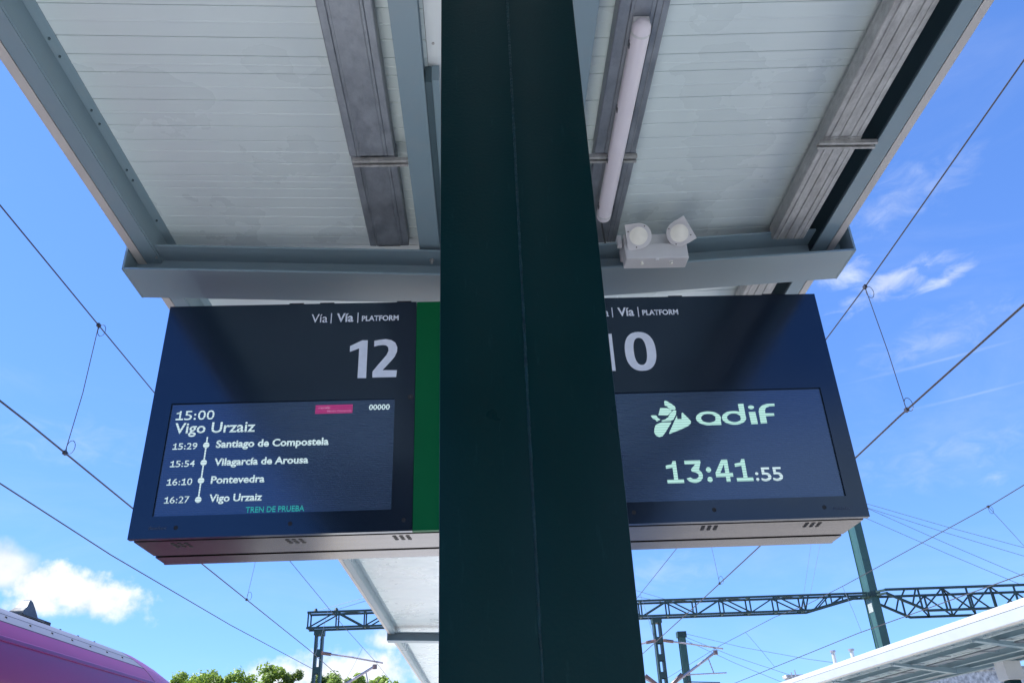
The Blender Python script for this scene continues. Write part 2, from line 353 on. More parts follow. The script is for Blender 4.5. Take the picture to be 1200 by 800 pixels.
for y in (2.316, 2.406, 2.706, 2.79, 3.101, 3.177, 3.50, 1.92, 2.0, 4.1, 4.2, 4.9, 5.0):
    MB().disc((-1.668, y, 4.25), (0, 0, -1), .0055, .007, 6).build('bolt', M['steel_dark'], can)
# the two longitudinal girders either side of the centre line
for (x0, x1, y1) in ((-.308, -.201, END_L-.02), (.373, .470, END_R-.02)):
    MB().box(x0, x1, -40, y1, 4.12, 4.128).box(x0+.045, x0+.055, -40, y1, 4.1282, 4.20).build('girder', M['steel'], can)
    MB().box(x0, x1, -40, y1, 4.2002, 4.208).build('girder_flange', M['steel'], can)
MB().box(-.1985, -.172, 2.44, 3.575, 4.122, 4.21).build('downpipe_box', M['steel_dark'], can)
MB().box(-.1715, -.142, 2.44, 3.575, 4.132, 4.214).build('downpipe_cover', M['steel'], can)
# transverse H beams, tips rising a little
def zb(x): return 3.913 + (abs(x-CX))*(.045 if x < CX else .063)
def cross_beam(yc, xl, xr, first):
    b = thing('x', 'x', 'x'); b.name = 'cross_beam'; del b['category']; del b['label']; b.parent = can
    def seg(z0, z1, y0, y1, name):
        for (a, c) in ((xl, CX), (CX, xr)):
            MB().quadbox([(a, y0, zb(a)+z0), (c, y0, zb(c)+z0), (c, y1, zb(c)+z0), (a, y1, zb(a)+z0), (a, y0, zb(a)+z1), (c, y0, zb(c)+z1), (c, y1, zb(c)+z1), (a, y1, zb(a)+z1)]).build(name, M['steel'], b)
    seg(0, .011, yc-.14, yc+.14, 'flange'); seg(.146, .157, yc-.14, yc+.14, 'flange')
    seg(.0112, .1458, yc-.005, yc+.005, 'web')
    for x, s in ((xl, -1), (xr, 1)):
        z = zb(x); x0, x1 = (x-.011, x-.0005) if s < 0 else (x+.0005, x+.011)
        MB().box(x0, x1, yc-.141, yc+.141, z-.001, z+.158).build('end_plate', M['steel'], b)
    if first:
        for x in (-1.70, -.245, 1.885):
            MB().disc((x, yc-.065, zb(x)+.146), (0, 0, -1), .013, .010, 6).disc((x, yc-.065, zb(x)+.136), (0, 0, -1), .007, .016, 8).build('bolt', M['zinc'], b)
cross_beam(3.715, -1.82, 2.013, True)
cross_beam(16.10, -1.82, .30, False)
cross_beam(-3.5, -1.82, 2.013, False)

# ------------------------------------------------------------------ cable trays
def tray(label, x0, x1, ribs, y0, y1, m, split):
    t = thing('cable_tray', label, 'cable tray', 'galvanised cable trays under the canopy', loc=(0, 0, 0))
    zt, z0 = 4.200, 4.122
    def sec(ya, yb, dx_):
        w = x1-x0; p = [(x0+dx_, zt), (x0+dx_, z0+.004), (x0+dx_+.004, z0)]
        for (r, rw, rh) in ribs:
            p += [(x0+dx_+r-rw/2, z0), (x0+dx_+r-rw/2+.003, z0+rh), (x0+dx_+r+rw/2-.003, z0+rh), (x0+dx_+r+rw/2, z0)]
        p += [(x1+dx_-.004, z0), (x1+dx_, z0+.004), (x1+dx_, zt), (x1+dx_-.008, zt), (x1+dx_-.008, z0+.02), (x0+dx_+.008, z0+.02), (x0+dx_+.008, zt)]
        return MB().prism(p, ya, yb)
    sec(y0, split-.03, 0).build('tray_section', m, t); sec(split-.026, y1, .004).build('tray_section', m, t)
    return t
t1 = tray('galvanised cable tray left of the green column with smooth flat underside', -.57, -.366, [(.034, .006, .004), (.046, .004, -.003), (.158, .005, -.003), (.172, .005, .004)], -40, 3.585, M['galv'], 2.91)
t2 = tray('galvanised cable tray right of the green column carrying the tube lamp', .545, .735, [(.045, .006, .004), (.06, .005, -.003), (.125, .005, -.003), (.14, .006, .004), (.165, .006, -.003)], -40, 3.585, M['galv'], 2.91)
t3 = tray('weathered ribbed galvanised cable tray along the right edge of the canopy', 1.582, 1.757, [(.03, .010, -.004), (.07, .007, .005), (.118, .008, .005), (.15, .006, -.003)], -40, 3.585, M['galv2'], 2.82)
tray('ribbed galvanised cable tray beyond the beam, above the platform 10 sign', 1.582, 1.757, [(.03, .010, -.004), (.07, .007, .005), (.118, .008, .005)], 3.86, 6.4, M['galv2'], 4.7)
def bracket(par, x0, x1, y):
    mb = MB().prism([(y-.021, 4.1005), (y-.008, 4.1005), (y-.008, 4.105), (y-.016, 4.105), (y-.016, 4.1195), (y+.016, 4.1195), (y+.016, 4.105), (y+.008, 4.105), (y+.008, 4.1005), (y+.021, 4.1005), (y+.021, 4.121), (y-.021, 4.121)], x0, x1, 'X')
    b = mb.build('bracket', M['galv2'], par)
    n = 4
    for i in range(n):
        x = x0+(x1-x0)*(.2+.6*i/(n-1)); MB().box(x-.008, x+.008, y-.007, y+.007, 4.1185, 4.1193).build('slot', M['black'], b)
bracket(t1, -.558, -.309, 2.91); bracket(t2, .515, .742, 2.905); bracket(t3, 1.565, 1.835, 2.83)

# ------------------------------------------------------------------ tube lamp and twin emergency light
tl = thing('tube_lamp', 'long white tube lamp fixed under the cable tray right of the column', 'lamp', loc=(.636, 2.72, 4.1))
def caps(y0, y1, r, n=8):
    ys_, rs = [], []
    for i in range(n): a = math.pi/2*i/(n-1); ys_.append(y0+r-r*math.cos(a)); rs.append(max(.004, r*math.sin(a)))
    ys2 = [y1-(y-y0) for y in ys_][::-1]; return ys_+ys2, rs+rs[::-1]
ysl, rsl = caps(-.615, .615, .036)
d = MB().tube([(0, y, -.018) for y in ysl], rsl, 20).build('diffuser', M['lamp'], tl); autosmooth(d, 60)
MB().box(-.030, .030, -.60, .60, -.010, .020).build('housing', M['lampgrey'], tl)
for s in (-1, 1): MB().tube([(0, s*.556, -.018), (0, s*.566, -.018)], .0372, 20).build('end_ring', M['lampgrey'], tl)
MB().tube([(.0, .60, .0), (.0, .66, .012), (.03, .80, .016), (.05, .88, .02)], .005, 6).build('supply_cable', M['antenna'], tl)
for s in (-1, 1):
    for y in (-.5, -.16, .16, .5): MB().box(s*.030-.007, s*.030+.007, y-.012, y+.012, -.030, -.004).build('clip', M['antenna'], tl)
el_ = thing('emergency_light', 'light grey twin spot emergency light fixed to the front of the beam', 'light')
MB().box(.745, 1.065, 3.405, 3.50, 3.893, 3.985).build('battery_box', M['lampgrey'], el_, bevel=.008)
MB().box(.75, 1.06, 3.43, 3.585, 3.99, 4.06).build('mounting_box', M['lampgrey'], el_, bevel=.006)
MB().box(.72, .74, 3.44, 3.47, 4.00, 4.06).build('cable_gland', M['lampgrey'], el_)
for x in (.83, .98): MB().disc((x, 3.44, 3.893), (0, 0, -1), .008, .014, 8).build('screw', M['lens'], el_)
MB().disc((.905, 3.42, 3.893), (0, 0, -1), .010, .01, 8).build('knob', M['lampgrey'], el_)
def head(cx, cz, ang, flip):
    c = Vector((cx, 3.372, cz)); n = (Vector((0, 0, CAMH+.15))-c).normalized()
    u = n.cross(Vector((0, 0, 1))).normalized(); v = u.cross(n).normalized()   # u points left as seen from below
    h = bpy.data.objects.new('lamp_head', None)
    ca, sa = math.cos(ang), math.sin(ang); uu = (-u)*ca+v*sa; vv = -(-u)*sa+v*ca
    rr = .066; pts = [(-.072, -rr), (-.072, rr)] if not flip else []
    arc = [(rr*math.sin(math.pi*i/14), rr*math.cos(math.pi*i/14)) for i in range(15)]
    prof = [(-.062, rr)] + arc + [(-.062, -rr)]
    if flip: prof = [(-a, b) for a, b in prof]
    mb = MB(); k = 0; npt = len(prof)
    for dpt, sc in ((-.045, .86), (0, 1.0), (.012, 1.0), (.016, .965)):
        for a, b in prof: mb.v.append(tuple(c+uu*a*sc+vv*b*sc+n*dpt))
    for r_ in range(3):
        for i in range(npt): j = (i+1) % npt; mb.f.append((r_*npt+i, r_*npt+j, (r_+1)*npt+j, (r_+1)*npt+i))
    mb.f.append(tuple(range(npt))); mb.f.append(tuple(range(3*npt, 4*npt))[::-1])
    h = mb.build('lamp_head', M['lampgrey'], el_)
    MB().tube([c+n*.0155, c+n*.0235, c+n*.024, c+n*.0205], [.051, .051, .0475, .047], 28).build('rim', M['lampgrey'], h)
    o = MB().tube([c+n*.018, c+n*.024, c+n*.028], [.0455, .0455, .030], 28).build('lens', M['lens'], h); autosmooth(o, 50)
    for a in (.9, 2.6, 4.4) if not flip else (2.2, 3.9, 5.6): p = c+uu*math.cos(a)*.057+vv*math.sin(a)*.057; MB().disc(p+n*.014, n, .0035, .003, 8).build('screw', M['rubber'], h)
    MB().bar(c-n*.03, Vector((cx, 3.46, cz-.04)), .03).build('pivot', M['lampgrey'], h)
head(.815, 4.005, .0, False); head(1.025, 4.018, .36, True)

# ------------------------------------------------------------------ signs
_cap = [None]
def text_mesh(s, bold=0.0, shear=0.0, name='lettering'):
    cu = bpy.data.curves.new('t', 'FONT'); cu.body = s; cu.size = 1; cu.offset = bold; cu.shear = shear; cu.resolution_u = 3; cu.fill_mode = 'FRONT'
    o = bpy.data.objects.new('t', cu); COL.objects.link(o)
    bpy.context.view_layer.update()
    dg = bpy.context.evaluated_depsgraph_get()
    me = bpy.data.meshes.new_from_object(o.evaluated_get(dg)); bpy.data.objects.remove(o); bpy.data.curves.remove(cu)
    me.name = name; return me
def caph():
    if _cap[0] is None:
        me = text_mesh('H'); z = [v.co.y for v in me.vertices]; _cap[0] = max(z)-min(z)
    return _cap[0]
def put(parent, s, x0, x1, zb_, cap, y, m, bold=0.0, shear=0.0, name='lettering'):
    me = text_mesh(s, bold, shear, name); xs = [v.co.x for v in me.vertices]
    sx = (x1-x0)/(max(xs)-min(xs)); mn = min(xs); sz = cap/caph()
    for v in me.vertices: v.co = Vector((x0+(v.co.x-mn)*sx, y, zb_+v.co.y*sz))
    me.materials.clear(); me.materials.append(m)
    return link(name, me, parent)
def flat(parent, name, polys, y, m):
    cu = bpy.data.curves.new('t', 'CURVE'); cu.dimensions = '2D'; cu.fill_mode = 'BOTH'; cu.extrude = .0006
    for pts in polys:
        sp = cu.splines.new('POLY'); sp.points.add(len(pts)-1); sp.use_cyclic_u = True
        for p, q in zip(sp.points, pts): p.co = (q[0], q[1], 0, 1)
    o = bpy.data.objects.new('t', cu); COL.objects.link(o); bpy.context.view_layer.update()
    me = bpy.data.meshes.new_from_object(o.evaluated_get(bpy.context.evaluated_depsgraph_get())); bpy.data.objects.remove(o)
    for v in me.vertices: v.co = Vector((v.co.x, y+v.co.z, v.co.y))
    me.name = name; me.materials.clear(); me.materials.append(m); return link(name, me, parent)
def ell(cx, cz, rx, rz, n=28, a0=0, a1=2*math.pi): return [(cx+rx*math.cos(a0+(a1-a0)*i/n), cz+rz*math.sin(a0+(a1-a0)*i/n)) for i in range(n)]
Z0, Z1 = 2.572, 3.722
FY = 3.50
def sign_body(label, x0, x1, xg, sxl, sxr, holes, lock):
    # x0..x1 whole unit, xg the boundary between navy and green, sxl..sxr the screen opening
    s = thing('platform_sign', label, 'sign', loc=(0, 0, 0))
    left = xg > (x0+x1)/2
    n0, n1 = (x0, xg) if left else (xg, x1); g0, g1 = (xg+.0015, x1) if left else (x0, xg-.0015)
    sz0, sz1 = 2.668, 3.200
    for (a, b, c, d_) in ((n0, n1, sz1, Z1), (n0, n1, Z0, sz0), (n0, sxl, sz0, sz1), (sxr, n1, sz0, sz1)):
        pass
    # one face plate with the screen opening cut out
    mb = MB(); P = [(n0, Z0), (n1, Z0), (n1, Z1), (n0, Z1)]; Q = [(sxl, sz0), (sxr, sz0), (sxr, sz1), (sxl, sz1)]
    for yy in (FY, FY+.028):
        for p in P+Q: mb.v.append((p[0], yy, p[1]))
    for i in range(4):
        j = (i+1) % 4
        mb.f += [(i, j, 4+j, 4+i), (8+i, 8+j, 12+j, 12+i), (i, j, 8+j, 8+i), (4+i, 4+j, 12+j, 12+i)]
    mb.build('face_plate', M['sign'], s)
    MB().box(g0, g1, FY+.001, FY+.028, Z0, Z1-.001).build('green_panel', M['signgreen'], s)
    MB().box(sxl+.001, sxr-.001, FY+.009, FY+.026, sz0+.001, sz1-.001).build('screen', M['screen'], s)
    ins = .012
    xa, xb = (x0+ins, x1) if left else (x0, x1-ins)
    MB().box(xa, xb, FY+.0285, FY+.052, Z0+.020, Z1-.01).build('seal', M['black'], s)
    MB().box(xa-.004 if left else xa, xb if left else xb+.004, FY+.0522, 3.792, Z0+.001, Z1-.004).build('front_cabinet', M['signedge'], s)
    MB().box(xa+.004, xb-.004, 3.7922, 3.812, Z0+.022, Z1-.02).build('seal', M['black'], s)
    rear = MB().box(xa-.004 if left else xa, xb if left else xb+.004, 3.8122, 3.945, Z0-.002, Z1-.004).build('rear_cabinet', M['signedge'], s)
    MB().box(x0, x1, 3.9452, 3.96, Z0, Z1).build('rear_face_plate', M['sign'], s)
    for (hx, hz) in holes: MB().disc((hx, FY-.0008, hz), (0, 1, 0), .0095, .002, 16).build('sensor_window', M['black'], s)
    if lock:
        k = MB().disc((lock[0], FY-.003, lock[1]), (0, 1, 0), .013, .005, 18).build('lock', M['rubber'], s)
        MB().disc((lock[0], FY-.005, lock[1]), (0, 1, 0), .004, .003, 8).build('keyhole', M['antenna'], k)
    return s
def grille(s, x, y):
    mb = MB()
    for i in range(3):
        for j in range(3):
            mb.disc((x+(i-1)*.029+(j-1)*.003, y+(j-1)*.026, Z0+.0005), (0, 0, -1), .0095, .0012, 8)
    mb.build('speaker_grille', M['black'], s)
def hanger(s, x):
    MB().box(x-.03, x+.03, 3.69, 3.75, Z1+.002, zb(x)-.002).build('hanger', M['steel_dark'], s)
YT = FY-.0012
def tab(s, x): MB().box(x-.035, x+.035, FY+.001, FY+.02, Z1+.0005, Z1+.006).build('hinge_tab', M['black'], s)
s12 = sign_body('navy departure sign for platform 12 left of the green column, listing train times', -1.515, .070, -.308, -1.427, -.401, [(-1.3182, 2.6165), (-.8331, 2.6195), (-.3458, 2.6197)], (-.3283, 3.2034))
s10 = sign_body('navy sign for platform 10 right of the green column, its screen showing a clock', .086, 1.702, .478, .602, 1.617, [(.66, 2.6225), (1.016, 2.6231), (1.5078, 2.6195)], (.505, 3.2034))
for x, y in ((-1.325, 3.62), (-.829, 3.615), (-.361, 3.61), (-1.291, 3.868), (-.827, 3.865), (-.36, 3.86)): grille(s12, x, y)
for x, y in ((.53, 3.61), (1.011, 3.61), (1.482, 3.61), (.53, 3.865), (1.007, 3.865), (1.473, 3.865)): grille(s10, x, y)
for x in (-.125, .0): hanger(s12, x)
for x in (.20, .50): hanger(s10, x)
wp = M['white_print']
def heading(s, dx_):
    put(s, 'Vía', -.820+dx_, -.742+dx_, 3.6145, .047, YT, wp, 0.0)
    put(s, 'Vía', -.697+dx_, -.6157+dx_, 3.616, .046, YT, wp, .022)
    put(s, 'PLATFORM', -.5744+dx_, -.3944+dx_, 3.618, .0278, YT, wp, .028)
    for x in (-.724, -.594): MB().box(x-.0022+dx_, x+.0022+dx_, YT-.0004, YT+.001, 3.609, 3.665).build('divider', wp, s)
heading(s12, 0); heading(s10, 1.3865)
for x in (-.90, -.75, -.37): tab(s12, x)
for x in (.99, 1.47): tab(s10, x)
one = [(-0.6235, 3.4795), (-0.567, 3.5096), (-0.5401, 3.509), (-0.539, 3.3068), (-0.5794, 3.3078), (-0.5792, 3.4662), (-0.6229, 3.4482)]
two = [(-0.5083, 3.5053), (-0.4808, 3.5108), (-0.4521, 3.5133), (-0.4267, 3.5074), (-0.4065, 3.4925), (-0.3968, 3.4677), (-0.3979, 3.4433), (-0.4079, 3.4173), (-0.4266, 3.3917), (-0.4471, 3.3663), (-0.464, 3.3461), (-0.3951, 3.3439), (-0.3977, 3.3087), (-0.51, 3.3087), (-0.5103, 3.3402), (-0.4896, 3.3694), (-0.466, 3.4007), (-0.4474, 3.4264), (-0.4385, 3.4484), (-0.4406, 3.4688), (-0.451, 3.4793), (-0.469, 3.4818), (-0.4904, 3.479), (-0.5081, 3.4738)]
flat(s12, 'numeral', [one], YT, wp); flat(s12, 'numeral', [two], YT, wp)
flat(s10, 'numeral', [[(x+1.187, z+.007) for x, z in one]], YT, wp)
def supell(cx, cz, rx, rz, p=2.35, n=40): return [(cx+rx*math.copysign(abs(math.cos(2*math.pi*i/n))**(2/p), math.cos(2*math.pi*i/n)), cz+rz*math.copysign(abs(math.sin(2*math.pi*i/n))**(2/p), math.sin(2*math.pi*i/n))) for i in range(n)]
flat(s10, 'numeral', [supell(.7785, 3.4166, .0755, .106), supell(.7773, 3.4160, .0315, .0745)], YT, wp)
put(s12, 'fealux', -1.434, -1.355, 2.611, .014, YT, M['faint'], .01, .2); put(s10, 'fealux', 1.545, 1.63, 2.6075, .014, YT, M['faint'], .01, .2)
def clock_text(parent, s, x0, x1, z, cap, y, m, bold):
    # wide spaced digits; the figure one has a flag and a slab foot as on the displays
    ws = [.55 if c == ':' else 1.0 for c in s]; u = (x1-x0)/(sum(ws)-.12); x = x0
    for c, w in zip(s, ws):
        a, b = x, x+u*(w-.12); t = cap*.155+bold*cap
        if c == '1':
            m0 = a+(b-a)*.56; fl = []
            fl.append([(m0-t/2, z), (m0+t/2, z), (m0+t/2, z+cap), (m0-t*.35, z+cap), (m0-t/2, z+cap*.93)])
            flat(parent, 'digit', [[(a+(b-a)*.04, z), (b, z), (b, z+t*.92), (m0+t/2, z+t*.92), (m0+t/2, z+cap), (m0-t*.30, z+cap), (m0-t*.62, z+cap*.86), (a+(b-a)*.06, z+cap*.80), (a+(b-a)*.06, z+cap*.80-t*.8), (m0-t/2, z+cap*.70), (m0-t/2, z+t*.92), (a+(b-a)*.04, z+t*.92)]], y, m)
        elif c == '3' and cap > .05:
            cx, cz, rx, rz = a+(b-a)*.50, z+cap*.315, (b-a)*.50, cap*.325
            out = ell(cx, cz, rx, rz, 18, R(-158), R(62))+[(a+(b-a)*.98, z+cap-t*.5), (a+(b-a)*.96, z+cap), (a+(b-a)*.04, z+cap), (a+(b-a)*.04, z+cap-t*.95), (a+(b-a)*.66, z+cap-t*.95), (a+(b-a)*.36, z+cap*.60), (a+(b-a)*.40, z+cap*.50)]
            inn = ell(cx, cz, rx-t, rz-t, 16, R(-150), R(80))[::-1]
            flat(parent, 'digit', [out+inn], y, m)
        elif c == '4' and cap > .05:
            st = a+(b-a)*.80
            flat(parent, 'digit', [[(st-t, z), (st, z), (st, z+cap*.22), (b, z+cap*.22), (b, z+cap*.22+t), (st, z+cap*.22+t), (st, z+cap), (st-t*1.5, z+cap), (a, z+cap*.22+t*1.1), (a, z+cap*.22), (st-t, z+cap*.22)], [(st-t, z+cap*.22+t), (a+t*1.15, z+cap*.22+t), (st-t, z+cap*.80)]], y, m)
        elif c == ':':
            r_ = t*.68; cx = (a+b)/2
            for zz in (z+r_, z+cap*.56): flat(parent, 'digit', [ell(cx, zz, r_*.95, r_, 14)], y, m)
        else: put(parent, c, a, b, z, cap, y, m, bold*.6, 0, 'digit')
        x += u*w
# what the left screen shows
YS = FY+.0078
for (s, a, b, z, c, bd) in (('15:00', -1.4012, -1.2265, 3.1196, .0448, .004), ('Vigo Urzaiz', -1.3968, -1.0338, 3.0541, .0500, .014),
        ('15:29', -1.3925, -1.283, 2.9764, .0295, .006), ('15:54', -1.3907, -1.2825, 2.8938, .0293, .006), ('16:10', -1.3923, -1.2813, 2.8094, .0299, .006), ('16:27', -1.39, -1.2824, 2.7275, .0300, .006),
        ('Santiago de Compostela', -1.1999, -.6945, 2.9809, .0325, .030), ('Vilagarcía de Arousa', -1.1962, -.7797, 2.8961, .0315, .030),
        ('Pontevedra', -1.2001, -.9651, 2.8125, .0320, .026), ('Vigo Urzaiz', -1.1963, -.9674, 2.7292, .0320, .026), ('00000', -.5201, -.4237, 3.1473, .0250, .02)):
    if ':' in s: clock_text(s12, s, a, b, z, c, YS, M['led'], bd)
    else: put(s12, s, a, b, z, c, YS, M['led'], bd, .06 if s[0].isdigit() and c < .04 else 0)
put(s12, 'TREN DE PRUEBA', -1.0323, -.7794, 2.6761, .0244, YS, M['ledteal'], .012)
for z in (2.9937, 2.911, 2.8277, 2.7404): MB().disc((-1.2436, YS, z), (0, 1, 0), .0140, .0008, 20).build('stop_dot', M['led'], s12)
MB().box(-1.2466, -1.2406, YS+.0002, YS+.001, 2.741, 3.034).build('route_line', M['led'], s12)
bd = MB().box(-.7671, -.5956, YS+.0002, YS+.001, 3.134, 3.1775).build('badge', M['ledpink'], s12)
put(s12, 'renfe', -.753, -.699, 3.1585, .011, YS-.0006, M['ledpinktext'], .01, .2)
put(s12, 'Media Distancia', -.7116, -.6004, 3.1405, .009, YS-.0006, M['ledpinktext'], .01)
# what the right screen shows
L = [[(0.8622, 3.1519), (0.8673, 3.1567), (0.8773, 3.1515), (0.8952, 3.1379), (0.9088, 3.126), (0.912, 3.1161), (0.9096, 3.1097), (0.8883, 3.1086), (0.8789, 3.117), (0.8726, 3.127), (0.8625, 3.1306)],
     [(0.8399, 3.1198), (0.8714, 3.1179), (0.8885, 3.1076), (0.8918, 3.1004), (0.8695, 3.08), (0.8263, 3.0828)],
     [(0.8950, 3.101), (0.9033, 3.1073), (0.9133, 3.1031), (0.9091, 3.0837), (0.8937, 3.0583), (0.8809, 3.0523), (0.8419, 3.0514), (0.8363, 3.0551), (0.8583, 3.0625), (0.8715, 3.0718), (0.8810, 3.0878)],
     [(0.7901, 3.0812), (0.7979, 3.0836), (0.8157, 3.0824), (0.8217, 3.07), (0.8330, 3.06), (0.8149, 3.0509), (0.8088, 3.0623), (0.7987, 3.0658)],
     [(0.8385, 3.0470), (0.8831, 3.0458), (0.8792, 3.0395), (0.8501, 2.9989), (0.8342, 2.9788), (0.8172, 2.974), (0.8033, 2.9813), (0.7964, 2.9973), (0.8005, 3.0193), (0.8084, 3.0351)],
     [(0.913, 3.0787), (0.9127, 3.061), (0.9331, 3.0611), (0.936, 3.0862), (0.9401, 3.0942), (0.9509, 3.0809), (0.9662, 3.0611), (0.9755, 3.0464), (0.9717, 3.0369), (0.958, 3.0245), (0.9167, 3.0065), (0.8666, 2.9883), (0.8658, 2.9937)]]
for p in L: flat(s10, 'emblem_shape', [p], YS, M['ledw'])
def ring(cx, cz, rx, rz, t, tz): return [ell(cx, cz, rx, rz), ell(cx, cz, rx-t, rz-tz)]
flat(s10, 'letter', ring(1.0595, 3.0610, .0590, .0350, .024, .0125), YS, M['ledw'])
flat(s10, 'letter', [[(1.092, 3.063), (1.1150, 3.063), (1.1150, 3.0265), (1.075, 3.0265), (1.080, 3.034), (1.092, 3.040)]], YS-.0003, M['ledw'])
flat(s10, 'letter', ring(1.1800, 3.0600, .0570, .0345, .024, .0125), YS, M['ledw'])
flat(s10, 'letter', [[(1.2100, 3.1290), (1.2361, 3.1307), (1.2355, 3.060), (1.2280, 3.044), (1.2110, 3.055)]], YS-.0003, M['ledw'])
flat(s10, 'letter', [[(1.2540, 3.0868), (1.2850, 3.0872), (1.2870, 3.0266), (1.2560, 3.0262)]], YS, M['ledw'])
flat(s10, 'letter', [ell(1.2695, 3.1110, .0140, .0100, 16)], YS, M['ledw'])
flat(s10, 'letter', [[(1.3010, 3.0280), (1.3310, 3.0290), (1.3310, 3.0640), (1.3720, 3.0650), (1.3720, 3.0770), (1.3310, 3.0780), (1.3330, 3.0960), (1.3420, 3.1080), (1.3580, 3.1135), (1.3830, 3.1145), (1.3830, 3.1260), (1.3500, 3.1260), (1.3250, 3.1200), (1.3080, 3.1060), (1.3020, 3.0880)]], YS, M['ledw'])
clock_text(s10, '13:41', .8244, 1.2178, 2.752, .1042, YS, M['ledw'], .02)
clock_text(s10, ':55', 1.2259, 1.3548, 2.7511, .0620, YS, M['led'], .02)

# ------------------------------------------------------------------ green column
gc = thing('steel_column', 'very wide dark green painted steel column standing in front of both signs', 'column', loc=(.0755, 1.34, 0))
for s in (-1, 1):
    o = MB().prism([(s*.0005, -.14), (s*.1415, -.14), (s*.1415, .14), (s*.0005, .14), (s*.0005, .128), (s*.130, .128), (s*.130, -.128), (s*.0005, -.128)], 0, 4.11, 'Z').build('column_half', M['green'], gc, bevel=.0025)
    autosmooth(o, 40)
pts = []
z = .02
wv = MB()
while z < 4.1:
    pts.append((rnd.uniform(-.0004, .0004), -.1385+rnd.uniform(-.0004, .0004), z)); z += .012
wv.tube(pts, [.0027+rnd.uniform(-.0005, .0005) for _ in pts], 8); autosmooth(wv.build('weld_seam', M['greenweld'], gc), 60)
wv = MB().tube([(0, .137, .02), (0, .137, 4.1)], .004, 8).build('weld_seam', M['greenweld'], gc)
MB().box(-.25, .25, -.25, .25, 0.0, .02).build('base_plate', M['green'], gc)
for a in (-.2, .2):
    for b in (-.2, .2): MB().disc((a, b, .0205), (0, 0, 1), .016, .02, 6).build('anchor_bolt', M['zinc'], gc)
for yy in (13.3, -9.0):
    c2 = thing('steel_column', 'dark green canopy column further along the platform' if yy > 0 else 'dark green canopy column behind the viewer', 'column', loc=(.0755, yy, 0))
    MB().box(-.1, .1, -.1, .1, 0, 4.11).build('shaft', M['green'], c2, bevel=.005)
    MB().box(-.22, .22, -.22, .22, 0, .02).build('base_plate', M['green'], c2)

# ------------------------------------------------------------------ magenta train on the left
tr = thing('passenger_train', 'magenta high speed train with pale lilac roof at the lower left', 'train', loc=(-5.05, 0, 0))
side = [(0, 3.285), (.45, 3.245), (.75, 3.135), (.90, 3.045), (1.04, 2.945)]
body = [(1.052, 2.935), (1.13, 2.86), (1.20, 2.785), (1.235, 2.74), (1.30, 2.63), (1.365, 2.48), (1.42, 2.28), (1.45, 2.0), (1.46, 1.2), (1.45, .3), (1.40, -.2), (1.25, -.5)]
def loft(profile, ys_, f, n0=0):
    mb = MB(); n = len(profile)
    for y in ys_:
        for p in profile: mb.v.append(f(p[0], p[1], y))
    for r_ in range(len(ys_)-1):
        for i in range(n-1): mb.f.append((r_*n+i, r_*n+i+1, (r_+1)*n+i+1, (r_+1)*n+i))
    return mb
NS = 10.35
def nose(x, z, y):
    t = max(0, (y-NS)/6.2); k = 1-.75*t**2.2; zz = z-(z+.3)*.62*t**1.9 if z > -.3 else z
    return (x*k, y, zz)
full_roof = [(-a, b) for a, b in side[::-1]]+side[1:]
yb = [-30, -10, 0, 5, 8, NS-.012]
o = loft(full_roof, yb, nose); autosmooth(o.build('roof', M['trainroof'], tr), 40)
MB().prism([(x, z-.02) for x, z in full_roof]+[(1.03, 2.8), (-1.03, 2.8)], -30, NS-.03).build('roof_core', M['rubber'], tr)
for s in (1, -1):
    o = loft([(s*x, z) for x, z in body], yb, nose); autosmooth(o.build('body_side', M['train'], tr), 50)
    o = loft([(s*1.0395, 2.9455), (s*1.046, 2.936), (s*1.0525, 2.9345)], yb, nose); o.build('seam', M['rubber'], tr)
full = [(-a, b) for a, b in body[::-1]]+full_roof+body
yn = [NS+.004, NS+.3, NS+.7, NS+1.2, NS+1.8, NS+2.5, NS+3.3, NS+4.2, NS+5.0, NS+5.7, NS+6.1]
o = loft(full, yn, nose).build('nose', M['train'], tr); autosmooth(o, 50)
o = loft([(x*1.0005, z+.001) for x, z in full], [NS-.012, NS+.004], nose).build('nose_seam', M['rubber'], tr)
tmp = [(x*.99, z-.015) for x, z in full]; MB().prism(tmp, NS-.6, NS-.02).build('end_bulkhead', M['rubber'], tr)
# longitudinal moulding on the flank
o = loft([(1.205, 2.788), (1.225, 2.777), (1.240, 2.742), (1.232, 2.735)], yb, nose); autosmooth(o.build('moulding', M['train'], tr), 50)
MB().box(.893, .900, -30, NS-.02, 3.0425, 3.0475).build('roof_joint', M['rubber'], tr)
def onroof(x):
    for (a, b), (c, d_) in zip(side, side[1:]):
        if a <= x <= c: return b+(d_-b)*(x-a)/(c-a), Vector((-(d_-b), 0, c-a)).normalized()
for (x, y0, n) in ((.95, 5.7, 12), (.60, 5.3, 12)):
    for i in range(n):
        y = y0+i*.42
        if y > NS-.1: break
        z, nn = onroof(x); MB().disc(Vector((x, y, z-.004)), nn, .011, .012, 8).build('roof_bolt', M['rubber'], tr)
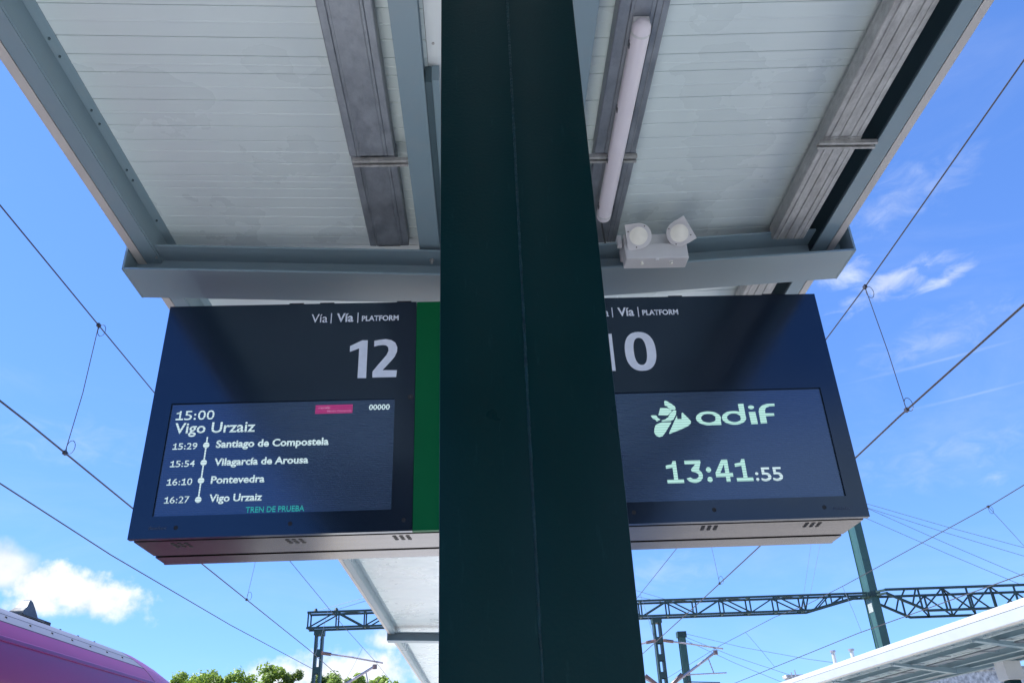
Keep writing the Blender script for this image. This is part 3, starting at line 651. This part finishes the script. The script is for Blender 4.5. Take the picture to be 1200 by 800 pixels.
# shark fin aerial and a small stub
fin = MB(); P = [(-.19, 0), (-.17, .035), (-.06, .05), (.0, .12), (.03, .145), (.06, .14), (.13, .05), (.15, .0)]
for k, (w, sc) in enumerate(((.05, 1), (.045, .9))):
    pass
def finmesh():
    mb = MB(); prof = [(-.10, 0), (-.085, .04), (-.05, .11), (-.015, .165), (.02, .185), (.05, .165), (.10, .09), (.16, .04), (.17, 0)]
    n = len(prof)
    for x, sh in ((-.045, .0), (-.018, 1), (.018, 1), (.045, 0)):
        for (yy, zz) in prof: mb.v.append((x*(1-.55*zz/.185), yy*(.97 if sh else 1), zz))
    for r_ in range(3):
        for i in range(n-1): mb.f.append((r_*n+i, r_*n+i+1, (r_+1)*n+i+1, (r_+1)*n+i))
    for r_ in (0, 3): mb.f.append(tuple(r_*n+i for i in range(n)))
    return mb
fn = finmesh(); fn.v = [(x*1.7+.43, y*-1.15+8.66, z*.9+3.245) for x, y, z in fn.v]
ant = fn.build('aerial', M['antenna'], tr)
MB().box(.36, .50, 8.42, 8.93, 3.235, 3.262).build('aerial_base', M['antenna'], ant, bevel=.005)
MB().box(.38, .46, 9.02, 9.14, 3.24, 3.275).build('roof_stub', M['rubber'], tr)
for i in range(6):
    MB().box(1.455, 1.466, -3+i*2.1, -1.5+i*2.1, 1.25, 2.0).build('window', M['glass'], tr, bevel=.0)
MB().prism([(-1.1, -.9), (1.1, -.9), (1.1, -.45), (-1.1, -.45)], -28, 9.5).build('underframe', M['rubber'], tr)
for i in range(6):
    for s in (-1, 1): MB().disc((s*.76-.06, -8+i*2.8, -.38), (1, 0, 0), .42, .12, 24).build('wheel', M['rail'], tr)

# ------------------------------------------------------------------ overhead line
def interp(pts, n):
    out = []
    for (a, b) in zip(pts, pts[1:]):
        for i in range(n): out.append(Vector(a).lerp(Vector(b), i/n))
    out.append(Vector(pts[-1])); return out
def at_y(pts, y):
    for a, b in zip(pts, pts[1:]):
        if a[1] <= y <= b[1]: return Vector(a).lerp(Vector(b), (y-a[1])/(b[1]-a[1]))
def catenary(label, mess, cont, drops, rm, rc, rd, loops=True):
    t = thing('overhead_line', label, 'overhead wire', 'overhead lines above the tracks')
    MB().tube(mess, rm, 6).build('messenger_wire', M['wire'], t); MB().tube(cont, rc, 6).build('contact_wire', M['wire'], t)
    for y in drops:
        a = at_y(mess, y+.06); b = at_y(cont, y-.06)
        mid = a.lerp(b, .55)+Vector((.02, .01, 0)); d_ = MB().tube([a, mid, b], rd, 5).build('dropper', M['wire2'] if y > 16 else M['wire'], t)
        if y < 20 and loops:
            for p, s in ((a, -1), (b, 1)):
                c = p+Vector((.05, 0, s*.075)); MB().tube([c+Vector((math.cos(q*math.pi/7)*.05, .01, math.sin(q*math.pi/7)*.085)) for q in range(14)], rd*.8, 4, True).build('loop', M['wire'], d_)
                MB().bar(p-Vector((0, .03, .0)), p+Vector((0, .03, 0)), .035, .045).build('clamp', M['wire'], d_)
    return t
messL = [(-5.03, -25, 6.5), (-5.03, -8, 7.15), (-5.03, 4, 7.22), (-5.03, 9.6, 7.13), (-5.03, 14, 7.07), (-5.03, 21.5, 6.87), (-4.95, 30, 6.62), (-4.80, 38, 6.44), (-4.9, 55, 6.2), (-5.2, 90, 6.3)]
contL = [(-5.0, -25, 5.3), (-5.02, 0, 5.3), (-5.0, 8.5, 5.3), (-5.07, 12, 5.3), (-5.11, 15.2, 5.3), (-5.25, 26, 5.3), (-5.47, 33.4, 5.3), (-5.5, 38, 5.3), (-5.2, 60, 5.3), (-5, 90, 5.3)]
catenary('overhead wires above the magenta train on the left', messL, contL, [.9, 9.5, 18.4, 27, 34.2, 41], .0085, .0105, .0055)
messR = [(5.0, -25, 6.5), (5.02, -8, 7.2), (5.02, 2, 7.25), (5.02, 5.2, 7.22), (5.02, 8.9, 7.09), (5.02, 13, 7.06), (5.1, 21.5, 6.9), (5.0, 27.7, 6.8), (4.9, 38, 6.4), (5.0, 80, 6.5)]
contR = [(5.03, -25, 5.3), (5.03, 6.4, 5.3), (5.03, 9, 5.3), (5.06, 10.3, 5.3), (5.13, 15.1, 5.3), (5.21, 20.1, 5.3), (5.31, 28.7, 5.3), (5.4, 38, 5.3), (5.2, 80, 5.3)]
catenary('overhead wires nearest on the right, passing behind the platform 10 sign', messR, contR, [.9, 8.85, 18.4, 27], .0085, .0115, .0055)
messF = [(11.2, -25, 6.9), (11.38, 8, 7.0), (11.38, 16.3, 6.7), (11.45, 17.7, 6.7), (11.42, 26.2, 6.72), (11.3, 29.5, 6.72), (10.95, 32, 6.75), (10.4, 38, 6.62), (10.6, 80, 6.6)]
contF = [(12.2, -25, 5.3), (12.14, 18.4, 5.3), (11.62, 26.6, 5.3), (11.6, 32, 5.3), (11.55, 40.9, 5.3), (11.5, 80, 5.3)]
catenary('fainter overhead wires further right above the neighbouring canopy', messF, contF, [17.8, 26.4, 35], .010, .012, .007, True)
o = MB().tube([(-7.4, -25, 6.1), (-7.4, 12.3, 5.94), (-7.4, 16.5, 5.88), (-7.4, 25, 5.94), (-7.4, 37.9, 6.2)], .011, 6).build('feeder_cable', M['wire'])
o['label'] = 'single lowest cable at the left, running to the left lattice mast'; o['category'] = 'cable'
def span(label, pts, r=.009, group='thin guy wires in the sky'):
    o = MB().tube(pts, r, 5).build('guy_wire', M['wire2']); o['label'] = label; o['category'] = 'wire'; o['group'] = group
for a, b, lab in (((20.613, 13.943), (28.148, 11.42), 'uppermost of the four faint wires right of the platform 10 sign'), ((20.5, 13.75), (28.1, 10.95), 'second from top of the four faint wires right of the platform 10 sign'),
                  ((20.5, 13.7), (27.75, 9.9), 'third from top of the four faint wires right of the platform 10 sign'), ((20.35, 13.15), (27.55, 9.45), 'lowest of the four faint wires right of the platform 10 sign')):
    ax, azz = a; bx, bz = b; ex = ((bx-ax)*.7, (bz-azz)*.7)
    span(lab, [(ax-5, 42, azz+(azz-bz)*5/(bx-ax)), ((ax+bx)/2, 42, (azz+bz)/2-.1), (bx+ex[0], 42, bz+ex[1])], .014)
span('faint wire sloping down right from the top of the green pole', [(9.7, 42, 7.75), (12.5, 42, 7.0), (15.6, 42, 6.35), (22, 42, 5.3)], .011)
span('second faint wire sloping down right from the green pole', [(9.7, 42, 7.6), (12.0, 42, 6.6), (14.5, 42, 5.7), (18, 42, 4.6)], .011)
span('third faint wire sloping down from the green pole', [(9.7, 42, 7.45), (12.0, 42, 6.3), (14.5, 42, 5.2), (18, 42, 3.8)], .011)
span('left of two thin wires rising from the haunch of the gantry', [(14.5, 38, 8.6), (15.45, 38, 11.2), (16.5, 38, 14)], .007)
span('right of two thin wires rising from the haunch of the gantry', [(14.8, 38, 8.6), (15.9, 38, 11.2), (17.1, 38, 14)], .007)
span('thin wire rising right from the left mast head behind the canopy', [(-7.5, 38.3, 8.75), (-5.6, 38.3, 9.2), (-3, 38.3, 10.3), (1, 38.3, 12)], .010)
span('lower thin wire rising right from the left mast head', [(-6.9, 38.3, 8.7), (-5.0, 38.3, 9.2), (-2.6, 38.3, 10.1), (1, 38.3, 11.3)], .010)
span('thin wire sloping down towards the right lattice mast head', [(3.5, 38.5, 10.2), (6.6, 38.5, 9.3), (8.7, 38.5, 8.6)], .010)
span('lower thin wire sloping down towards the right lattice mast head', [(3.5, 38.5, 9.9), (6.4, 38.5, 9.05), (8.3, 38.5, 8.58)], .010)

# ------------------------------------------------------------------ gantry
GY = 38.0
g = thing('lattice_gantry', 'dark green lattice gantry spanning the tracks behind both signs', 'gantry', loc=(0, 0, 0))
def chord(pts, y, w=.085): 
    mb = MB()
    for a, b in zip(pts, pts[1:]): mb.bar((a[0], y, a[1]), (b[0], y, b[1]), w, w)
    return mb
TZ0, TZ1 = 7.90, 8.56
for y in (GY-.32, GY+.32):
    chord([(-7.85, TZ1), (17.3, TZ1)], y).build('chord', M['gantry'], g)
    chord([(-7.85, TZ0), (14.6, TZ0), (16.9, TZ1-.12), (17.3, TZ1-.12)], y).build('chord', M['gantry'], g)
for k, y in enumerate((GY-.32, GY+.32)):
    i = 0; x = -7.8
    while x < 14.5:
        MB().bar((x, y, TZ0), (x, y, TZ1), .06, .05).build('strut', M['gantry'], g)
        x2 = min(x+1.23, 14.6); a, b = ((x, TZ0), (x2, TZ1)) if i % 2 == 0 else ((x, TZ1), (x2, TZ0))
        MB().bar((a[0], y, a[1]), (b[0], y, b[1]), .05, .055).build('brace', M['gantry'], g)
        x += 1.23; i += 1
    for xa, xb in ((14.9, 15.6), (15.6, 16.4)):
        MB().bar((xa, y, TZ0+(xa-14.6)*.235), (xb, y, TZ1), .05).build('brace', M['gantry'], g)
        MB().bar((xb, y, TZ0+(xb-14.6)*.235), (xb, y, TZ1), .05).build('strut', M['gantry'], g)
for i in range(19):
    x = -7.8+i*1.23; MB().bar((x, GY-.32, TZ1), (x+(1.23 if i % 2 else 0), GY+.32, TZ1), .05).build('cross_tie', M['gantry'], g)
    MB().bar((x, GY-.32, TZ0), (x, GY+.32, TZ0), .05).build('cross_tie', M['gantry'], g)
def lattice_mast(x, label):
    m = thing('lattice_mast', label, 'mast', 'lattice masts carrying the gantry', loc=(x, GY, 0))
    for s in (-1, 1): MB().box(s*.13-.045, s*.13+.045, -.2, .2, -1.1, TZ0-.05).build('upright', M['gantry'], m)
    z = TZ0-.42; 
    MB().box(-.21, .21, -.24, .24, TZ0-.28, TZ0-.05).build('batten_plate', M['gantry'], m)
    while z > -.8:
        z -= .72; 
        for yy in (-.205, .205): MB().box(-.16, .16, yy-.006, yy+.006, z, z+.27).build('batten_plate', M['gantry'], m)
lattice_mast(-7.31, 'lattice mast carrying the left end of the gantry, above the trees'); lattice_mast(7.62, 'lattice mast carrying the gantry just right of the green column')
for x in (-7.5, -6.6): MB().disc((x, GY-.3, TZ1+.04), (0, 0, 1), .10, .12, 8, .05).build('insulator', M['gantry'], g)
# right hand lattice beyond the big column, deeper
for k, y in enumerate((GY-.85, GY+.85)):
    for zz in (TZ1+.02, TZ1-.12): MB().bar((17.7, GY+(-.42 if y < GY else .42), zz), (18.0, y, zz), .09).build('chord', M['gantry'], g)
    chord([(17.9, TZ1+.02), (31, TZ1+.02)], y, .10).build('chord', M['gantry'], g)
    chord([(17.9, TZ1-.12), (19.6, 7.62), (31, 7.62)], y, .10).build('chord', M['gantry'], g)
    x = 19.4; i = 0
    while x < 30:
        MB().bar((x, y, 7.62), (x+.0, y, TZ1), .07, .06).build('strut', M['gantry'], g)
        a, b = ((x, 7.62), (x+1.1, TZ1)) if i % 2 == 0 else ((x, TZ1), (x+1.1, 7.62))
        MB().bar((a[0], y, a[1]), (b[0], y, b[1]), .06).build('brace', M['gantry'], g)
        MB().bar((x, GY-.85, TZ1 if i % 2 else 7.62), (x+1.1, GY+.85, TZ1 if i % 2 else 7.62), .05).build('cross_tie', M['gantry'], g)
        x += 1.1; i += 1
    for xa in (18.5, 19.0): MB().bar((xa, y, TZ1-.12-(xa-17.9)*.48), (xa+.3, y, TZ1), .06).build('brace', M['gantry'], g)
bc = thing('green_mast', 'tall thick green steel mast rising behind the right corner of the platform 10 sign', 'mast', loc=(17.62, GY, 0))
MB().box(-.20, .16, -.39, -.36, -1.1, 12.6).build('flange', M['mastgreen'], bc)
MB().box(-.20, .16, .36, .39, -1.1, 12.6).build('flange', M['mastgreen'], bc)
MB().box(-.17, .13, -.36, .36, -1.1, 12.6).build('web', M['mastgreen'], bc)
MB().box(-.24, .24, -.44, -.40, TZ1-.18, TZ1+.05).build('clamp_plate', M['gantry'], bc)
MB().box(-.35, -.17, -.42, .42, TZ1-.15, TZ1+.02).build('clamp_plate', M['gantry'], bc)
MB().box(-.185, -.175, -.26, .20, TZ1-.80, TZ1-.42).build('number_plate', M['plate'], bc)
gp = thing('green_pole', 'short green steel pole standing right of the lattice mast', 'pole', loc=(9.58, 42, 0))
MB().box(-.16, .16, -.16, -.12, -1.1, 7.75).build('flange', M['mastgreen'], gp); MB().box(-.16, .16, .12, .16, -1.1, 7.75).build('flange', M['mastgreen'], gp)
MB().box(-.10, .10, -.12, .12, -1.1, 7.75).build('web', M['mastgreen'], gp); MB().box(-.22, .22, -.2, .2, 7.55, 7.82).build('cap', M['gantry'], gp)
def arm(label, x0, s, zt, reach):
    a = thing('support_arm', label, 'support arm', 'overhead line support arms', loc=(0, 0, 0)); y = GY-.25
    p = lambda dx_, z: (x0+s*dx_, y, z)
    MB().tube([p(.17, 6.86), p(1.4, 6.66), p(reach, zt)], .035, 8).build('top_tube', M['arm'], a)
    MB().tube([p(.25, 5.0), p(reach-.35, zt-.12)], .055, 8).build('bracket_tube', M['arm'], a)
    MB().tube([p(.2, 4.95), p(.8, 5.45)], .09, 10).build('insulator', M['insul'], a)
    MB().tube([p(.17, 6.86), p(.6, 6.79)], .07, 10).build('insulator', M['insul'], a)
    MB().tube([p(reach-.72, zt-.32), p(reach-.55, zt-1.0)], .025, 6).build('drop_tube', M['arm'], a)
    MB().tube([p(1.0, zt-1.0), p(reach, zt-.98)], .028, 6).build('registration_tube', M['arm'], a)
    MB().tube([p(1.0, zt-1.0), p(1.0, zt-1.28), p(2.4, zt-1.36)], .025, 6).build('steady_arm', M['wire'], a)
    MB().disc(p(reach-.35, zt-.05), (0, 0, -1), .10, .18, 8).build('clamp', M['insul'], a)
arm('support arm reaching right from the left lattice mast over the trees', -7.31, 1, 6.36, 2.85)
arm('pale support arm reaching right from the right lattice mast in front of the green pole', 7.62, 1, 6.42, 2.75)
arm('support arm reaching left from the right lattice mast, mostly behind the green column', 7.62, -1, 6.42, 2.75)

# ------------------------------------------------------------------ neighbouring platform canopy on the right
nc = thing('neighbouring_canopy', 'white edged platform canopy over the next platform, lower right', 'canopy')
EX = 10.3; Y0, Y1 = -20, 31.6
MB().box(EX-.004, EX+.01, Y0, Y1, 3.985, 4.205).build('fascia', M['fascia'], nc)
MB().box(EX+.004, EX+.02, Y0, Y1, 4.2052, 4.215).build('fascia_joint', M['black'], nc)
MB().quadbox([(EX-.006, Y0, 4.2152), (EX+.02, Y0, 4.2152), (EX+.02, Y1, 4.2152), (EX-.006, Y1, 4.2152), (EX+.05, Y0, 4.36), (EX+.08, Y0, 4.36), (EX+.08, Y1, 4.36), (EX+.05, Y1, 4.36)]).build('roof_trim', M['fascia'], nc)
MB().quadbox([(EX+.1, Y0, 4.28), (12.2, Y0, 4.16), (12.2, Y1, 4.16), (EX+.1, Y1, 4.28), (EX+.1, Y0, 4.34), (12.2, Y0, 4.22), (12.2, Y1, 4.22), (EX+.1, Y1, 4.34)]).build('roof_deck', M['soffit'], nc)
MB().quadbox([(12.2, Y0, 4.16), (14.2, Y0, 4.28), (14.2, Y1, 4.28), (12.2, Y1, 4.16), (12.2, Y0, 4.22), (14.2, Y0, 4.34), (14.2, Y1, 4.34), (12.2, Y1, 4.22)]).build('roof_deck', M['soffit'], nc)
MB().box(EX, EX+.16, Y0, Y1, 3.975, 3.983).build('edge_flashing', M['flash'], nc)
MB().box(EX+.161, EX+.26, Y0, Y1, 3.975, 3.983).build('purlin_flange', M['steel'], nc)
MB().box(EX+.245, EX+.26, Y0, Y1, 3.9832, 4.15).build('purlin_web', M['steel'], nc)
for (x, z0, w, h, m) in ((EX+.75, 3.90, .14, .12, 'steel'), (EX+1.15, 3.86, .25, .05, 'galv'), (EX+1.75, 3.80, .12, .2, 'steel'), (EX+2.25, 3.78, .12, .2, 'steel'), (EX+2.75, 3.86, .25, .05, 'galv'), (EX+3.55, 3.9, .14, .12, 'steel')):
    MB().box(x, x+w, Y0, Y1, z0, z0+.012).box(x+w*.4, x+w*.5, Y0, Y1, z0+.0122, z0+h).build('purlin', M[m], nc)
y = 2.0
while y < 31:
    MB().quadbox([(EX+.3, y, 3.92), (EX+1.9, y, 3.66), (EX+1.9, y+.2, 3.66), (EX+.3, y+.2, 3.92), (EX+.3, y, 3.975), (EX+1.9, y, 3.79), (EX+1.9, y+.2, 3.79), (EX+.3, y+.2, 3.975)]).build('cross_beam', M['steel'], nc)
    MB().quadbox([(EX+1.91, y, 3.66), (EX+3.7, y, 3.92), (EX+3.7, y+.2, 3.92), (EX+1.91, y+.2, 3.66), (EX+1.91, y, 3.78), (EX+3.7, y, 3.975), (EX+3.7, y+.2, 3.975), (EX+1.91, y+.2, 3.78)]).build('cross_beam', M['steel'], nc)
    y += 4.1
y = 3.0
while y < 31:
    MB().box(EX+.62, EX+.95, y, y+.06, 3.885, 3.898).build('bracket', M['galv'], nc); MB().box(EX+1.1, EX+1.45, y+.3, y+.36, 3.84, 3.858).build('bracket', M['galv'], nc)
    MB().box(EX+.42, EX+.47, y+.2, y+.25, 3.99, 4.16).build('stiffener', M['steel'], nc)
    y += 1.37
for y in (7.0, 18.4, 27):
    c = thing('neighbouring_column', {7.0: 'nearest column of the next platform, outside the right edge', 18.4: 'beige topped column under the next platform canopy at the bottom right', 27: 'far column under the next platform canopy'}[y], 'column', 'columns of the next platform', loc=(12.2, y+1.8, 0))
    MB().box(-.13, .13, -.13, .13, 0, 3.25).build('shaft', M['green'], c); MB().box(-.2, .2, -.2, .2, 3.26, 3.66).build('capital', M['flash'], c)
for (x, y, h) in ((10.55, 26.2, .42), (10.62, 25.0, .30)):
    v = thing('roof_post', 'left one of two short posts on the next canopy roof' if y > 26 else 'right one of two short posts on the next canopy roof', 'roof post', 'roof posts', loc=(x, y, 4.3))
    MB().disc((0, 0, 0), (0, 0, 1), .055, h, 10).build('pipe', M['flash'], v); MB().disc((0, 0, h), (0, 0, 1), .085, .06, 10).build('cap', M['arm'], v)
rb = thing('roof_ridge_box', 'low pale box on the roof of the next canopy beside the green mast', 'roof box', loc=(12.0, 26, 4.22))
MB().quadbox([(-.9, -.6, 0), (1.2, -.6, 0), (1.2, .8, 0), (-.9, .8, 0), (-.6, -.4, .42), (1.2, -.5, .56), (1.2, .6, .56), (-.6, .5, .42)]).build('cover', M['arm'], rb)
rr = thing('roof_rail', 'pair of thin rails at the far end of the next canopy roof', 'rail', loc=(10.5, 29.6, 4.2))
for dx_ in (0, .12): MB().tube([(dx_, dx_*6, 0), (dx_-.03, dx_*6, .42)], .02, 6).build('rail_post', M['arm'], rr)
ew = thing('building_wall', 'pale rough rendered wall beyond the next platform, bottom right corner', 'wall', loc=(0, 0, 0))
MB().box(22, 60, 64, 64.6, -1.1, 7.6).build('wall_face', M['stone'], ew)
MB().box(21.9, 60, 63.9, 64.7, 7.6, 7.8).build('coping', M['stone'], ew)

# ------------------------------------------------------------------ trees
def tree(x, y, top, r, label, lm, seed, bushy=1.0):
    q = random.Random(seed); t = thing('leafy_tree', label, 'tree', 'trees beyond the train', loc=(x, y, -1.1))
    H = top+1.1; pts = []; n = 7
    for i in range(n): pts.append((q.uniform(-.12, .12)*i*.4, q.uniform(-.12, .12)*i*.4, H*.8*i/(n-1)))
    MB().tube(pts, [.26*(1-.85*i/(n-1)) for i in range(n)], 8).build('trunk', M['bark'], t)
    cl = []
    for i in range(60):
        a = q.uniform(0, 6.283); zz = q.uniform(.45, 1.0); env = (1-((zz-.62)/.42)**2) if zz > .62 else 1
        rr_ = r*max(.12, env)**.5*q.uniform(.35, 1.08); c = Vector((rr_*math.cos(a), rr_*math.sin(a), H*zz-r*.12+q.gauss(0, .18))); cl.append((c, r*q.uniform(.11, .22)))
    for i in range(5): cl.append((Vector((q.uniform(-.6, .6)*r, q.uniform(-.4, .4)*r, H-q.uniform(.1, .3)*r)), r*q.uniform(.10, .17)))
    lb = MB()
    for c, s in cl[:14]:
        k = min(n-2, int(c.z/(H*.8)*n*.7)); lb.tube([pts[k], Vector(pts[k]).lerp(c, .5)+Vector((0, 0, .1)), c], [.07, .04, .015], 5)
    lb.build('limbs', M['bark'], t)
    mb = MB()
    for c, s in cl:
        for _ in range(int(210*bushy)):
            d_ = Vector((q.gauss(0, 1), q.gauss(0, 1), q.gauss(0, .85))).normalized()*s*(q.random()**.45)
            p = c+d_; w = q.uniform(.08, .145); nrm = (d_.normalized()+Vector((q.gauss(0, .6), q.gauss(0, .6), q.gauss(0, .6)+.3))).normalized()
            u = nrm.orthogonal().normalized(); v = nrm.cross(u); a = q.uniform(0, 6.28); u, v = u*math.cos(a)+v*math.sin(a), v*math.cos(a)-u*math.sin(a)
            k = len(mb.v); mb.v += [tuple(p-u*w), tuple(p-v*w*.5), tuple(p+u*w*1.1), tuple(p+v*w*.5)]; mb.f.append((k, k+1, k+2, k+3))
    me = bpy.data.meshes.new('crown'); me.from_pydata(mb.v, [], mb.f); me.materials.append(lm); link('crown', me, t)
trees = [(-22.3, 61, 8.35, 2.0, 'small pale leafy tree at the left end of the row, next to the train nose'), (-19.6, 60, 9.25, 3.0, 'leafy tree with a round crown rising just right of the train nose'), (-15.6, 60, 9.3, 3.0, 'leafy tree with a broad crown in the middle of the row'),
         (-12.3, 61, 9.0, 2.6, 'darker leafy tree between the middle of the row and the lattice mast'), (-9.9, 60, 8.6, 2.3, 'leafy tree directly behind the left lattice mast'), (-7.2, 61, 8.35, 2.3, 'low leafy tree right of the left lattice mast'), (-25.0, 62, 8.2, 2.4, 'leafy tree hidden behind the train nose')]
for i, (x, y, tp, r, lab) in enumerate(trees): tree(x, y, tp, r, lab, M['leaf2'] if i == 3 else M['leaf'], 40+i, .9)
